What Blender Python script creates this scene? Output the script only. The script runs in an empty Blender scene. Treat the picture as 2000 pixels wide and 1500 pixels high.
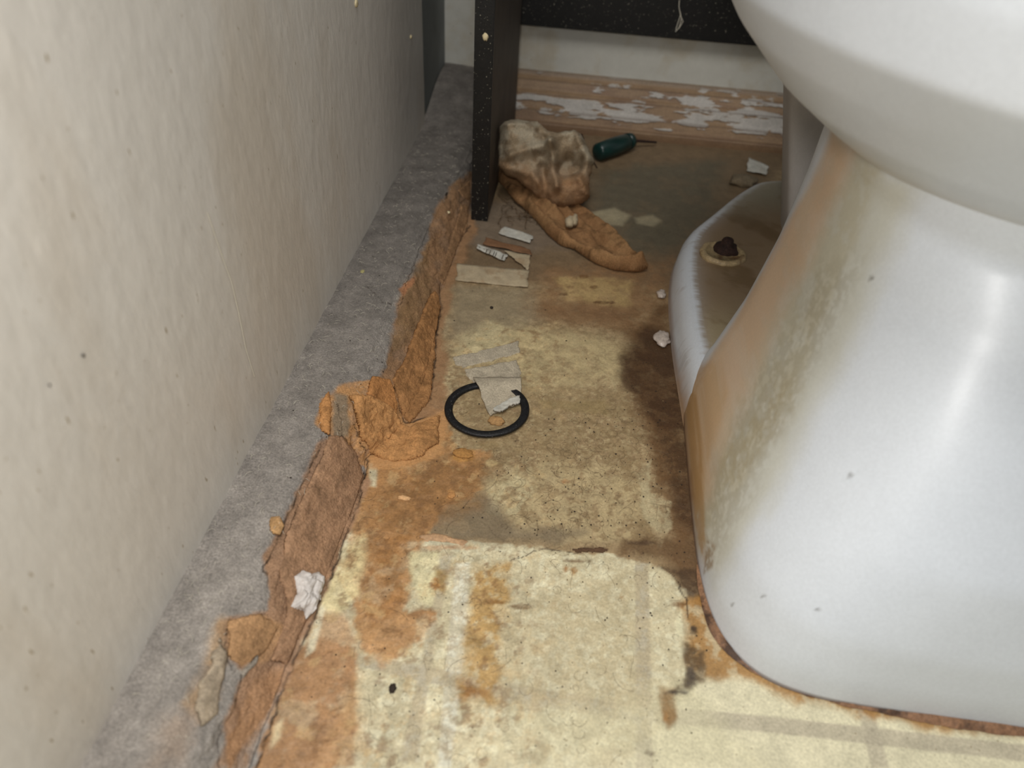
import bpy, math, random
import numpy as np
from mathutils import Vector, Matrix
R_ = random.Random(7)
rng = np.random.default_rng(11)

# ---------------------------------------------------------------- camera, light, exposure
H = .42
F_PX = 1444.0
def cam_axes(p, y, r):
    p, y, r = math.radians(p), math.radians(y), math.radians(r)
    f = np.array([-math.sin(y)*math.cos(p), math.cos(y)*math.cos(p), -math.sin(p)])
    right = np.array([math.cos(y), math.sin(y), 0.]); up = np.cross(right, f)
    return math.cos(r)*right + math.sin(r)*up, -math.sin(r)*right + math.cos(r)*up, f
RX, UP, FW = cam_axes(41, 4, 4)
cd = bpy.data.cameras.new('camera'); cam = bpy.data.objects.new('camera', cd)
bpy.context.scene.collection.objects.link(cam)
cd.sensor_width = 36; cd.lens = 36*F_PX/2000; cd.clip_start = .01
cam.matrix_world = Matrix(((RX[0], UP[0], -FW[0], 0), (RX[1], UP[1], -FW[1], 0), (RX[2], UP[2], -FW[2], H), (0, 0, 0, 1)))
cd.dof.use_dof = True; cd.dof.focus_distance = .60; cd.dof.aperture_fstop = 5.6
sc = bpy.context.scene
sc.camera = cam
sc.view_settings.view_transform = 'Standard'; sc.view_settings.look = 'None'
sc.view_settings.gamma = 1; sc.view_settings.use_curve_mapping = False
sc.view_settings.exposure = 0.0
w = bpy.data.worlds.new('room_light'); sc.world = w; w.use_nodes = True
w.node_tree.nodes['Background'].inputs[0].default_value = (.93, .96, 1, 1)
w.node_tree.nodes['Background'].inputs[1].default_value = .30
def area(name, loc, aim, size, power, col):
    l = bpy.data.lights.new(name, 'AREA'); l.shape = 'DISK'; l.size = size; l.energy = power; l.color = col
    o = bpy.data.objects.new(name, l); sc.collection.objects.link(o); o.location = loc
    o.rotation_euler = (Vector(aim)-Vector(loc)).to_track_quat('-Z', 'Y').to_euler(); return o
area('torch_light', (-.03, -.03, .50), (-.02, .6, .0), .07, 1.5, (1, .98, .955))
area('ceiling_lamp', (-.08, -.10, 1.8), (.0, .5, .0), .7, 15, (1, .985, .96))

# ---------------------------------------------------------------- helpers
def lin(c):
    a = np.array(c, float)/255
    return np.where(a <= .04045, a/12.92, ((a+.055)/1.055)**2.4)
def ray(px, py):
    return RX*(px-1000)/F_PX + UP*(750-py)/F_PX + FW
def at_z(px, py, z=0.):
    d = ray(px, py); t = (z-H)/d[2]; return np.array([0, 0, H])+t*d
def at_y(px, py, y):
    d = ray(px, py); return np.array([0, 0, H])+d*(y/d[1])

# ledge (plaster skirting) profile along y
BY = [-1, .13, .19, .25, .325, .43, .47, .59, .69, .85, 1.3]
BX = [-.162, -.162, -.162, -.161, -.157, -.147, -.146, -.147, -.145, -.134, -.132]
CY = [-1, .148, .223, .26, .305, .343, .374, .41, .463, .542, .618, .68, .76, .90, 1.3]
CX = [-.136, -.135, -.136, -.133, -.132, -.131, -.133, -.118, -.110, -.113, -.121, -.119, -.118, -.119, -.119]
ZA, ZB, XA = .036, .032, -.204
def xb(y): return np.interp(y, BY, BX)
def xc(y): return np.interp(y, CY, CX)
def surf_z(x, y):
    b, c = xb(y), xc(y)
    if x < b: return ZA+(ZB-ZA)*(x-XA)/(b-XA)
    if x < c: return ZB*(c-x)/(c-b)
    return 0.
def T(px, py):
    """photo trace -> unrolled coordinates (x - z, y) on the ledge or floor"""
    d = ray(px, py); o = np.array([0, 0, H]); t0 = (.08-H)/d[2]; t1 = (-.001-H)/d[2]
    prev = t0
    for i in range(1, 161):
        t = t0+(t1-t0)*i/160; p = o+d*t
        if p[2] <= surf_z(p[0], p[1]):
            lo, hi = prev, t
            for _ in range(18):
                m = (lo+hi)/2; q = o+d*m
                if q[2] <= surf_z(q[0], q[1]): hi = m
                else: lo = m
            p = o+d*hi
            return np.array([p[0]-max(p[2], 0), p[1]])
        prev = t
    p = o+d*t1
    return np.array([p[0], p[1]])
def unroll(s, y):
    """(s, y) -> x, z on the ledge and floor"""
    b, c = xb(y), xc(y); sA, sB, sC = XA-ZA, b-ZB, c
    t1 = np.clip((s-sA)/(sB-sA), -1, 1); t2 = np.clip((s-sB)/(sC-sB), 0, 1)
    top = s < sB; face = (~top) & (s < sC)
    x = np.where(top, XA+(b-XA)*t1, np.where(face, b+(c-b)*t2, s))
    z = np.where(top, ZA+(ZB-ZA)*t1, np.where(face, ZB*(1-t2), 0))
    return x, z

def _h(ix, iy, seed):
    n = (ix.astype(np.int64)*374761393 + iy.astype(np.int64)*668265263 + seed*974634777) & 0xffffffff
    n = ((n ^ (n >> 13))*1274126177) & 0xffffffff
    n = n ^ (n >> 16)
    return (n & 0xffff)/65535.
def vnoise(x, y, seed=0):
    ix, iy = np.floor(x), np.floor(y); fx, fy = x-ix, y-iy
    fx = fx*fx*(3-2*fx); fy = fy*fy*(3-2*fy)
    a, b = _h(ix, iy, seed), _h(ix+1, iy, seed); c, d = _h(ix, iy+1, seed), _h(ix+1, iy+1, seed)
    return (a+(b-a)*fx)*(1-fy)+(c+(d-c)*fx)*fy
def fbm(x, y, scale, octv=4, seed=0, gain=.55):
    x, y = x/scale, y/scale; v = 0; amp = 1; tot = 0
    for k in range(octv):
        v = v+amp*vnoise(x+17.3*k, y-9.1*k, seed+k); tot += amp; amp *= gain
        x, y = (x*1.62-y*1.22), (x*1.22+y*1.62)
    return v/tot*2-1
def sdpoly(X, Y, poly):
    """signed distance, positive inside"""
    P = np.array(poly); d = np.full(X.shape, 1e9); ins = np.zeros(X.shape, bool)
    for i in range(len(P)):
        a = P[i]; b = P[(i+1) % len(P)]; e = b-a; L = e@e+1e-12
        wx, wy = X-a[0], Y-a[1]; t = np.clip((wx*e[0]+wy*e[1])/L, 0, 1)
        dx, dy = wx-e[0]*t, wy-e[1]*t; d = np.minimum(d, dx*dx+dy*dy)
        c = (a[1] > Y) != (b[1] > Y)
        if abs(e[1]) > 1e-12:
            ins ^= c & (X < a[0]+e[0]*(Y-a[1])/e[1])
    return np.where(ins, 1, -1)*np.sqrt(d)
def sdline(X, Y, pts):
    d = np.full(X.shape, 1e9)
    for a, b in zip(pts[:-1], pts[1:]):
        a, b = np.array(a), np.array(b); e = b-a; L = e@e+1e-12
        wx, wy = X-a[0], Y-a[1]; t = np.clip((wx*e[0]+wy*e[1])/L, 0, 1)
        d = np.minimum(d, (wx-e[0]*t)**2+(wy-e[1]*t)**2)
    return np.sqrt(d)
def sstep(a, b, v):
    t = np.clip((v-a)/(b-a), 0, 1); return t*t*(3-2*t)

def link(name, me, mat=None, parent=None, smooth=True):
    o = bpy.data.objects.new(name, me); sc.collection.objects.link(o)
    if mat: me.materials.append(mat)
    if smooth: me.polygons.foreach_set('use_smooth', [True]*len(me.polygons))
    if parent is not None:
        o.parent = parent; o.matrix_parent_inverse = parent.matrix_world.inverted() if False else Matrix.Translation(-parent.location)
    return o
def tag(o, label=None, cat=None, group=None, kind=None):
    if label: o['label'] = label
    if cat: o['category'] = cat
    if group: o['group'] = group
    if kind: o['kind'] = kind
    return o
def empty(name, loc, label, cat, group=None):
    o = bpy.data.objects.new(name, None); o.location = loc; o.empty_display_size = .01
    sc.collection.objects.link(o); return tag(o, label, cat, group)
def mesh(name, v, f):
    me = bpy.data.meshes.new(name); me.from_pydata([tuple(map(float, p)) for p in v], [], f); me.update(); return me
def np_grid_mesh(name, P, col=None, wrap=False):
    """P (n,m,3) grid"""
    n, m = P.shape[:2]; me = bpy.data.meshes.new(name)
    idx = np.arange(n*m).reshape(n, m)
    if wrap:
        idx = np.concatenate([idx, idx[:, :1]], 1)
    q = np.stack([idx[:-1, :-1], idx[:-1, 1:], idx[1:, 1:], idx[1:, :-1]], -1).reshape(-1, 4)
    me.vertices.add(n*m); me.vertices.foreach_set('co', P.reshape(-1).astype(np.float32))
    me.loops.add(q.size); me.loops.foreach_set('vertex_index', q.reshape(-1).astype(np.int32))
    me.polygons.add(len(q)); me.polygons.foreach_set('loop_start', (np.arange(len(q))*4).astype(np.int32))
    me.update(calc_edges=True); me.validate()
    if col is not None: setcol(me, col.reshape(-1, 3))
    return me
def setcol(me, col):
    a = me.color_attributes.new('stain', 'FLOAT_COLOR', 'POINT')
    rgba = np.ones((len(col), 4), np.float32); rgba[:, :3] = np.clip(col, 0, 1); a.data.foreach_set('color', rgba.reshape(-1))
def box(name, lo, hi, mat, parent=None, bev=.0008):
    import bmesh
    bm = bmesh.new(); bmesh.ops.create_cube(bm, size=1)
    lo, hi = Vector(lo), Vector(hi)
    for v in bm.verts:
        v.co = Vector([(lo[i]+hi[i])/2+v.co[i]*(hi[i]-lo[i]) for i in range(3)])
    if bev: bmesh.ops.bevel(bm, geom=bm.edges[:], offset=bev, segments=2, affect='EDGES')
    me = bpy.data.meshes.new(name); bm.to_mesh(me); bm.free()
    return link(name, me, mat, parent, smooth=False)

# ---------------------------------------------------------------- materials
def mat(name, color=(200, 200, 200), rough=.6, attr=False, mottle=.25, mscale=60, fine=.25, fscale=600, bump=.2, bscale=300, bdist=.001,
        stretch=(1, 1, 1), spec=.4, coat=0, tint=None, tscale=20, tamt=0, speck=None, sscale=900, sthr=.68, metallic=0):
    m = bpy.data.materials.new(name); m.use_nodes = True; nt = m.node_tree; N = nt.nodes; L = nt.links
    b = N['Principled BSDF']; b.inputs['Roughness'].default_value = rough; b.inputs['Specular IOR Level'].default_value = spec
    b.inputs['Coat Weight'].default_value = coat; b.inputs['Coat Roughness'].default_value = .25; b.inputs['Metallic'].default_value = metallic
    g = N.new('ShaderNodeNewGeometry'); mp = N.new('ShaderNodeMapping'); L.new(g.outputs['Position'], mp.inputs[0]); mp.inputs['Scale'].default_value = stretch
    def noise(sc_, det=4, ro=.6):
        n = N.new('ShaderNodeTexNoise'); n.inputs['Scale'].default_value = sc_; n.inputs['Detail'].default_value = det
        n.inputs['Roughness'].default_value = ro; L.new(mp.outputs[0], n.inputs['Vector']); return n
    if attr:
        a = N.new('ShaderNodeAttribute'); a.attribute_name = 'stain'; cur = a.outputs['Color']
    else:
        a = N.new('ShaderNodeRGB'); a.outputs[0].default_value = (*lin(color), 1); cur = a.outputs[0]
    def mixc(fac, A, B, typ='MIX'):
        x = N.new('ShaderNodeMix'); x.data_type = 'RGBA'; x.blend_type = typ
        for s, v in ((0, fac), (6, A), (7, B)):
            if hasattr(v, 'links'): L.new(v, x.inputs[s])
            else: x.inputs[s].default_value = v
        return x.outputs[2]
    def ramp(src, p0, p1, c0=(0, 0, 0, 1), c1=(1, 1, 1, 1)):
        r = N.new('ShaderNodeValToRGB'); r.color_ramp.elements[0].position = p0; r.color_ramp.elements[1].position = p1
        r.color_ramp.elements[0].color = c0; r.color_ramp.elements[1].color = c1; L.new(src, r.inputs[0]); return r.outputs[0]
    if tint:
        n = noise(tscale, 5); cur = mixc(ramp(n.outputs[0], .5, .62, (0, 0, 0, 1), (tamt, tamt, tamt, 1)), cur, (*lin(tint), 1))
    if mottle:
        n = noise(mscale, 5); lo = 1-mottle; hi = 1+mottle*.6
        cur = mixc(1.0, cur, ramp(n.outputs[0], .3, .7, (lo, lo, lo, 1), (hi, hi, hi, 1)), 'MULTIPLY')
    if fine:
        n = noise(fscale, 3, .7); lo = 1-fine; hi = 1+fine*.7
        cur = mixc(1.0, cur, ramp(n.outputs[0], .32, .68, (lo, lo, lo, 1), (hi, hi, hi, 1)), 'MULTIPLY')
    if speck:
        n = noise(sscale, 1); cur = mixc(ramp(n.outputs[0], sthr, sthr+.05), cur, (*lin(speck), 1))
    L.new(cur, b.inputs['Base Color'])
    if bump:
        n = noise(bscale, 4, .65); bn = N.new('ShaderNodeBump'); bn.inputs['Strength'].default_value = bump; bn.inputs['Distance'].default_value = bdist
        L.new(n.outputs[0], bn.inputs['Height']); L.new(bn.outputs[0], b.inputs['Normal'])
    return m

M_floor = mat('stained_vinyl', attr=True, rough=.5, mottle=.16, mscale=70, fine=.2, fscale=620, speck=(120, 100, 72), sscale=520, sthr=.735, bump=.5, bscale=420, bdist=.0009, spec=.35)
M_ledge = mat('dusty_plaster', attr=True, rough=.95, mottle=.16, mscale=70, fine=.34, fscale=800, bump=.8, bscale=600, bdist=.0014, spec=.15)
M_wall = mat('cream_wall_paint', (218, 212, 202), rough=.42, mottle=.04, mscale=9, fine=.05, fscale=150, bump=.32, bscale=210, bdist=.0010,
             stretch=(1, 1, .4), spec=.5, tint=(178, 152, 112), tscale=6, tamt=.22, speck=(166, 152, 128), sscale=330, sthr=.745)
M_wallshade = mat('shaded_wall_end', (128, 132, 130), rough=.7, mottle=.15, mscale=20, bump=.3, fine=.1)
M_white = mat('white_board_paint', (196, 194, 184), rough=.35, mottle=.06, fine=.04, bump=.1, bscale=120, tint=(170, 150, 112), tscale=14, tamt=.35, speck=(80, 80, 78), sscale=140, sthr=.75)
M_skirt = mat('peeling_skirting_paint', attr=True, rough=.6, mottle=.12, mscale=60, fine=.15, fscale=400, bump=.5, bscale=200, bdist=.0012)
M_black = mat('black_laminate', (21, 20, 19), rough=.42, mottle=.3, fine=.3, bump=.25, bscale=500, speck=(150, 144, 128), sscale=560, sthr=.715)
M_blackside = mat('dusty_black_face', (74, 65, 56), rough=.6, mottle=.3, mscale=30, fine=.2, bump=.2)
M_porc = mat('stained_porcelain', attr=True, rough=.44, mottle=.03, mscale=30, fine=.05, fscale=500, bump=.05, bscale=200, bdist=.0004, spec=.5, coat=.15)
M_porc_shade = mat('shaded_porcelain', (176, 172, 168), rough=.5, mottle=.12, mscale=14, fine=.05, bump=.08, speck=(190, 185, 175), sscale=260, sthr=.78)
M_rag = mat('dirty_cloth', attr=True, rough=.95, mottle=.2, mscale=70, fine=.3, fscale=900, bump=.8, bscale=650, bdist=.0012, spec=.1)
M_paper = mat('yellowed_paper', (170, 154, 126), rough=.8, mottle=.18, mscale=90, fine=.12, fscale=700, bump=.4, bscale=300, tint=(140, 112, 80), tscale=60, tamt=.5)
M_paperw = mat('whitish_paper', (184, 181, 170), rough=.75, mottle=.2, mscale=110, fine=.1, bump=.4, bscale=260, tint=(160, 148, 130), tscale=80, tamt=.5)
M_paperg = mat('grey_paper_pulp', (180, 168, 146), rough=.9, mottle=.22, mscale=120, fine=.3, fscale=900, bump=1, bscale=500, bdist=.0014)
M_rubber = mat('black_rubber', (15, 15, 17), rough=.5, mottle=.4, mscale=150, fine=.5, fscale=900, bump=.6, bscale=500, bdist=.0008, speck=(110, 108, 102), sscale=900, sthr=.7)
M_teal = mat('dark_green_plastic', (20, 46, 42), rough=.3, mottle=.3, fine=.1, bump=.1)
M_bolt = mat('rusty_bolt', (52, 32, 24), rough=.8, mottle=.5, mscale=200, fine=.4, bump=1, bscale=300, bdist=.001)
M_washer = mat('grimy_cap_base', (176, 154, 116), rough=.5, mottle=.3, mscale=120, fine=.3, bump=.4, tint=(110, 80, 50), tscale=80, tamt=.8)
M_plaster = mat('orange_plaster', attr=True, rough=.95, mottle=.2, mscale=110, fine=.28, fscale=700, bump=1, bscale=420, bdist=.0016, spec=.1)
M_caulk = mat('brown_sealant', (136, 100, 72), rough=.6, mottle=.35, mscale=70, fine=.3, bump=.8, bscale=250, bdist=.001, tint=(60, 40, 26), tscale=50, tamt=.9)
M_lump = mat('white_plaster_lump', (206, 199, 192), rough=.6, mottle=.12, mscale=150, fine=.1, bump=.5, bscale=250, bdist=.0012)
M_hair = mat('dark_hair', (92, 74, 54), rough=.5, mottle=0, fine=0, bump=0)
M_lint = mat('pale_lint', (205, 198, 180), rough=.8, mottle=0, fine=0, bump=0)
M_grit = mat('dark_grit', (44, 34, 26), rough=.8, mottle=.3, fine=0, bump=0)
M_chip = mat('cream_paint_chip', (216, 200, 160), rough=.7, mottle=.15, fine=.1, bump=.4)
M_clear = mat('milky_sealant_blob', (190, 176, 164), rough=.2, mottle=.25, mscale=200, fine=.1, bump=.6, bscale=300, bdist=.001, coat=.5)
M_straw = mat('brown_splinter', (120, 86, 58), rough=.8, mottle=.2, fine=.2, bump=.3)

# ---------------------------------------------------------------- stain chart (real stains traced onto the unrolled floor and ledge)
def Tp(poly): return [T(*p) for p in poly]
def paint(S, Y, col, polys, color, alpha=1., soft=.002, wob=.006, wsc=.02, patch=0., psc=.012, seed=0):
    """soft = edge width, wob = ragged edge, patch = share broken up into blotches"""
    Pw = Tp(polys) if not isinstance(polys[0], np.ndarray) else polys
    Pa = np.array(Pw); lo = Pa.min(0)-wob*1.5-soft*2; hi = Pa.max(0)+wob*1.5+soft*2
    k = np.nonzero((S > lo[0]) & (S < hi[0]) & (Y > lo[1]) & (Y < hi[1]))[0]
    if not len(k): return
    s, y = S[k], Y[k]
    d = sdpoly(s, y, Pw)+wob*fbm(s, y, wsc, 5, seed, .62)
    m = sstep(-soft, soft, d)
    if patch:
        pn = fbm(s, y, psc, 5, seed+50, .65)
        m = m*(1-patch+patch*sstep(-.14, .14, pn+np.clip(d/.02, 0, .12)))
    col[k] += (lin(color)-col[k])*(m*alpha)[:, None]
def stroke(S, Y, col, line, width, color, alpha=1., wob=.0015, seed=0, soft=None):
    W = Tp(line); Pa = np.array(W); lo = Pa.min(0)-width*3-wob*3; hi = Pa.max(0)+width*3+wob*3
    k = np.nonzero((S > lo[0]) & (S < hi[0]) & (Y > lo[1]) & (Y < hi[1]))[0]
    if not len(k): return
    s, y = S[k], Y[k]
    s2 = s+wob*fbm(s, y, .006, 3, seed); y2 = y+wob*fbm(s, y, .006, 3, seed+5)
    m = sstep(width, width*.3 if soft is None else width-soft, sdline(s2, y2, W))
    m = m*(.55+.45*sstep(-.3, .2, fbm(s, y, .008, 3, seed+9)))
    col[k] += (lin(color)-col[k])*(m*alpha)[:, None]

def stains(S, Y):
    col = np.empty((len(S), 3)); col[:] = lin((214, 206, 174))
    A = lambda *a, **k: paint(S, Y, col, *a, **k)
    # printed pattern of the vinyl
    st = (180, 170, 147)
    A([(862, 1080), (885, 1080), (850, 1250), (815, 1490), (780, 1490), (832, 1250)], st, .8, .0012, .0004)
    A([(890, 1100), (918, 1100), (905, 1300), (880, 1500), (855, 1500), (870, 1300)], (222, 220, 202), .7, .0012, .0004)
    A([(1240, 1080), (1266, 1080), (1276, 1500), (1243, 1500)], st, .9, .0008, .0004)
    A([(690, 1275), (1000, 1335), (1240, 1376), (1500, 1398), (2010, 1455), (2010, 1488), (1500, 1430), (1240, 1408), (1000, 1372), (690, 1300)], st, .85, .0008, .0004)
    A([(1672, 1365), (1700, 1365), (1738, 1500), (1702, 1500)], st, .8, .0008, .0004)
    # greyish walked-in film on the cream
    A([(960, 1180), (1240, 1120), (1255, 1400), (980, 1370)], (182, 170, 138), .65, .01, .006, patch=.75, psc=.004, seed=3)
    A([(640, 1060), (1340, 1060), (1380, 1330), (1200, 1500), (700, 1500)], (178, 160, 122), .45, .006, .008, patch=.95, psc=.004, seed=4)
    A([(1000, 1400), (1350, 1330), (1500, 1500), (900, 1500)], (204, 196, 160), .5, .01, .01, patch=.5, psc=.02, seed=41)
    # big grime film over the middle and the back
    A([(560, 1120), (690, 1040), (760, 1055), (860, 1058), (1000, 1060), (1110, 1082), (1190, 1082), (1290, 1108), (1340, 1150), (1385, 1190), (1460, 900), (1420, 500), (1640, 200), (860, 100), (760, 560), (560, 900)],
      (160, 138, 104), 1, .0012, .006, .014, seed=5)
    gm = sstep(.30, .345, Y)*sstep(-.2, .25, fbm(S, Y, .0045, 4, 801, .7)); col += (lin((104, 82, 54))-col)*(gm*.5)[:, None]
    gm = sstep(.32, .36, Y)*sstep(.62, .5, Y)*sstep(.0, .3, fbm(S, Y, .0028, 3, 803, .7)); col += (lin((198, 182, 142))-col)*(gm*.45)[:, None]
    A([(900, 760), (1230, 760), (1290, 1080), (1000, 1060), (900, 1000)], (142, 122, 88), .6, .008, .01, patch=.8, psc=.007, seed=6)
    A([(940, 940), (1000, 900), (1180, 900), (1260, 960), (1230, 1060), (1000, 1050)], (188, 170, 130), .6, .006, .01, patch=.95, psc=.006, seed=7)
    A([(950, 960), (1010, 930), (1050, 960), (1000, 1010), (960, 1000)], (192, 180, 142), .6, .002, .006, patch=.8, psc=.008, seed=71)
    A([(820, 1000), (950, 960), (1010, 1030), (1140, 1040), (1060, 1064), (900, 1058), (830, 1045)], (120, 106, 84), .85, .006, .006, patch=.3, seed=8)
    A([(885, 560), (1040, 560), (1060, 610), (1010, 650), (880, 660)], (146, 132, 106), .8, .012, .008, seed=9)
    A([(880, 690), (960, 640), (1100, 640), (1235, 680), (1225, 745), (1050, 760), (930, 720)], (188, 170, 128), .75, .016, .012, patch=.5, psc=.012, seed=10)
    A([(900, 660), (960, 630), (1000, 650), (960, 700), (890, 710)], (196, 182, 142), .7, .01, .006, seed=101)
    A([(1050, 780), (1180, 780), (1190, 810), (1060, 800)], (150, 130, 90), .6, .004, .003, seed=102)
    # far dirty zone
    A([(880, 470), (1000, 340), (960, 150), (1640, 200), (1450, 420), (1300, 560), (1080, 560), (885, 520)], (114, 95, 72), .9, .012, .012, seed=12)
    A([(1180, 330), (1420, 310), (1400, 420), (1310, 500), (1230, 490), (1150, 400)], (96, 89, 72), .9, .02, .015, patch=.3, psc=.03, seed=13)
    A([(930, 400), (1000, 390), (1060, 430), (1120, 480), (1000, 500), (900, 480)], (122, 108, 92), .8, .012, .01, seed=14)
    A([(1060, 520), (1310, 505), (1315, 640), (1230, 650), (1040, 612)], (142, 108, 74), .75, .02, .014, patch=.4, seed=15)
    A([(1080, 540), (1235, 545), (1225, 598), (1110, 590)], (176, 150, 102), .8, .006, .008, patch=.5, psc=.01, seed=16)
    A([(1060, 590), (1240, 605), (1240, 635), (1050, 620)], (118, 88, 60), .6, .012, .008, seed=17)
    A([(880, 440), (925, 440), (905, 520), (872, 560)], (118, 88, 58), .8, .008, .006, seed=171)
    A([(1150, 415), (1200, 405), (1232, 420), (1215, 440), (1160, 436)], (182, 170, 138), .55, .004, .001, seed=18)
    A([(1240, 425), (1275, 418), (1292, 430), (1275, 442), (1245, 436)], (182, 170, 138), .5, .004, .001, seed=19)
    # dark brown strip along the toilet foot
    A([(1225, 650), (1300, 590), (1330, 700), (1350, 860), (1380, 1000), (1400, 1180), (1350, 1140), (1310, 1100), (1290, 1000), (1262, 880), (1232, 780)], (104, 76, 48), .9, .010, .012, patch=.2, seed=20)
    A([(1210, 700), (1260, 640), (1330, 660), (1350, 840), (1280, 840), (1220, 750)], (70, 48, 30), .85, .007, .012, patch=.35, psc=.016, seed=21)
    A([(1285, 850), (1345, 860), (1372, 1060), (1330, 1010), (1300, 930)], (66, 46, 30), .7, .006, .008, patch=.6, psc=.01, seed=22)
    A([(1246, 930), (1270, 900), (1275, 960), (1310, 980), (1318, 1030), (1290, 1070), (1262, 1010), (1243, 960)], (190, 178, 142), .6, .0012, .006, patch=.7, psc=.01, seed=23)
    A([(1215, 1050), (1300, 1045), (1370, 1060), (1375, 1120), (1290, 1085), (1210, 1085)], (104, 80, 54), .85, .004, .006, patch=.5, seed=24)
    A([(1290, 1108), (1380, 1110), (1395, 1190), (1340, 1170), (1325, 1130)], (70, 52, 36), .85, .003, .005, patch=.3, seed=25)
    A([(1330, 1180), (1380, 1150), (1400, 1220), (1450, 1270), (1530, 1318), (1700, 1372), (2020, 1435), (2020, 1450), (1700, 1402), (1560, 1372), (1450, 1325), (1370, 1330), (1345, 1290), (1352, 1240)],
      (160, 116, 58), .9, .004, .006, patch=.45, psc=.01, seed=26)
    A([(1340, 1260), (1380, 1270), (1370, 1330), (1340, 1352), (1300, 1358), (1330, 1330)], (84, 66, 44), .85, .002, .005, patch=.4, psc=.006, seed=27)
    A([(1285, 1340), (1320, 1345), (1322, 1400), (1305, 1420), (1292, 1380)], (136, 104, 62), .9, .002, .004, patch=.25, seed=28)
    A([(1318, 1215), (1330, 1190), (1334, 1240), (1322, 1245)], (222, 214, 178), .9, .001, .001, seed=281)
    # orange plaster washed out on the vinyl
    o1, o2 = (178, 132, 84), (154, 110, 64)
    A([(690, 840), (780, 790), (865, 800), (880, 890), (960, 880), (940, 960), (860, 1000), (820, 1060), (790, 1090), (800, 1180), (845, 1200), (825, 1260), (750, 1296), (690, 1280), (700, 1180), (680, 1100), (690, 1000)],
      o1, .9, .0025, .012, patch=.35, psc=.02, seed=30)
    A([(720, 960), (850, 900), (960, 900), (930, 990), (820, 1040), (740, 1050)], (142, 104, 64), .8, .01, .01, patch=.3, psc=.02, seed=31)
    A([(700, 1060), (800, 1050), (790, 1180), (720, 1230), (700, 1150)], o2, .8, .002, .008, patch=.55, psc=.012, seed=32)
    A([(650, 1100), (715, 1040), (705, 1160), (660, 1200), (625, 1180)], (214, 198, 150), .8, .003, .006, patch=.4, psc=.01, seed=33)
    A([(800, 1080), (860, 1075), (850, 1190), (815, 1180)], (214, 204, 160), .8, .002, .005, patch=.3, seed=331)
    A([(720, 905), (737, 905), (735, 952), (722, 950)], (214, 204, 170), .9, .0015, .0008, seed=332)
    A([(540, 1330), (600, 1240), (700, 1262), (690, 1400), (700, 1500), (440, 1530), (500, 1440)], (168, 126, 86), .95, .002, .006, patch=.25, psc=.02, seed=34)
    A([(600, 1190), (680, 1190), (705, 1262), (600, 1270)], (180, 142, 104), .8, .004, .005, seed=35)
    A([(608, 1225), (628, 1180), (636, 1190), (615, 1270), (596, 1285)], (222, 214, 184), .85, .0015, .001, seed=36)
    A([(535, 1420), (552, 1405), (548, 1440), (530, 1460)], (226, 208, 166), .8, .002, .001, seed=37)
    A([(640, 1420), (700, 1300), (720, 1500), (620, 1500)], (186, 150, 104), .6, .006, .006, patch=.6, seed=38)
    A([(925, 1100), (995, 1105), (985, 1250), (965, 1372), (895, 1375), (912, 1250)], (176, 138, 78), .85, .004, .008, patch=.6, psc=.010, seed=39)
    A([(905, 1330), (965, 1340), (960, 1368), (905, 1368)], (146, 96, 42), .85, .003, .005, patch=.3, seed=40)
    A([(850, 1110), (880, 1115), (870, 1165), (845, 1150)], (150, 118, 62), .8, .002, .003, patch=.3, seed=42)
    for k, (x, y, a, b, c) in enumerate([(1155, 1072, 32, 5, (74, 46, 26)), (1020, 1185, 26, 6, (120, 96, 66)), (960, 1176, 28, 5, (124, 88, 44)), (1105, 1110, 5, 8, (150, 104, 56)), (1130, 1095, 30, 3, (110, 84, 56)),
            (1120, 1115, 6, 10, (150, 110, 60)), (1325, 1180, 14, 7, (120, 86, 50)), (1250, 1060, 30, 5, (80, 60, 42)), (1355, 1230, 8, 8, (46, 38, 34)), (1350, 1320, 10, 22, (70, 60, 52)), (1320, 1352, 26, 4, (72, 62, 52)),
            (1300, 1400, 8, 10, (150, 112, 66)), (850, 1140, 8, 14, (170, 118, 60)), (1104, 940, 7, 4, (160, 112, 70)), (905, 890, 24, 14, (182, 134, 74)), (880, 965, 8, 10, (186, 138, 84)), (955, 870, 20, 8, (150, 128, 90)),
            (880, 1070, 60, 5, (196, 158, 120)), (1270, 1470, 10, 3, (80, 60, 40)), (1215, 1165, 5, 3, (140, 110, 70)), (690, 1430, 5, 5, (120, 80, 56)), (960, 905, 14, 7, (176, 154, 110)), (1180, 590, 22, 3, (90, 62, 38)),
            (1100, 575, 10, 3, (90, 64, 40)), (1140, 540, 10, 4, (110, 78, 48)), (1160, 560, 8, 3, (104, 74, 46))]):
        pl = [(x+a*math.cos(t), y+b*math.sin(t)) for t in np.linspace(0, 2*math.pi, 9)[:-1]]
        A(pl, c, .85, .0012, .002, .004, patch=.35, psc=.003, seed=60+k)
    og = sstep(.14, .27, col[:, 0]-col[:, 2])*sstep(.05, -.02, S)
    v_ = 1+og*(.30*fbm(S, Y, .016, 5, 860, .65)+.30*fbm(S, Y, .0035, 4, 861, .7)); col *= v_[:, None]
    pk = og*sstep(.18, .4, fbm(S, Y, .010, 5, 862, .7)); col += (lin((196, 166, 118))-col)*(pk*.45)[:, None]
    pk = og*sstep(.15, .4, fbm(S, Y, .007, 5, 863, .7)); col += (lin((122, 88, 56))-col)*(pk*.55)[:, None]
    # ledge: grey dust on top, brown plaster showing on the face
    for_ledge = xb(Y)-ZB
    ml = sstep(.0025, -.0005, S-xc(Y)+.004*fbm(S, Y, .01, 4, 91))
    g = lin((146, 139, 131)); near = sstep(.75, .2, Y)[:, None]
    grey = g*(.66+.48*near)*(1+.22*fbm(S, Y, .02, 4, 92))[:, None]  # light falloff painted in: the grey darkens towards the far end
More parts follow.
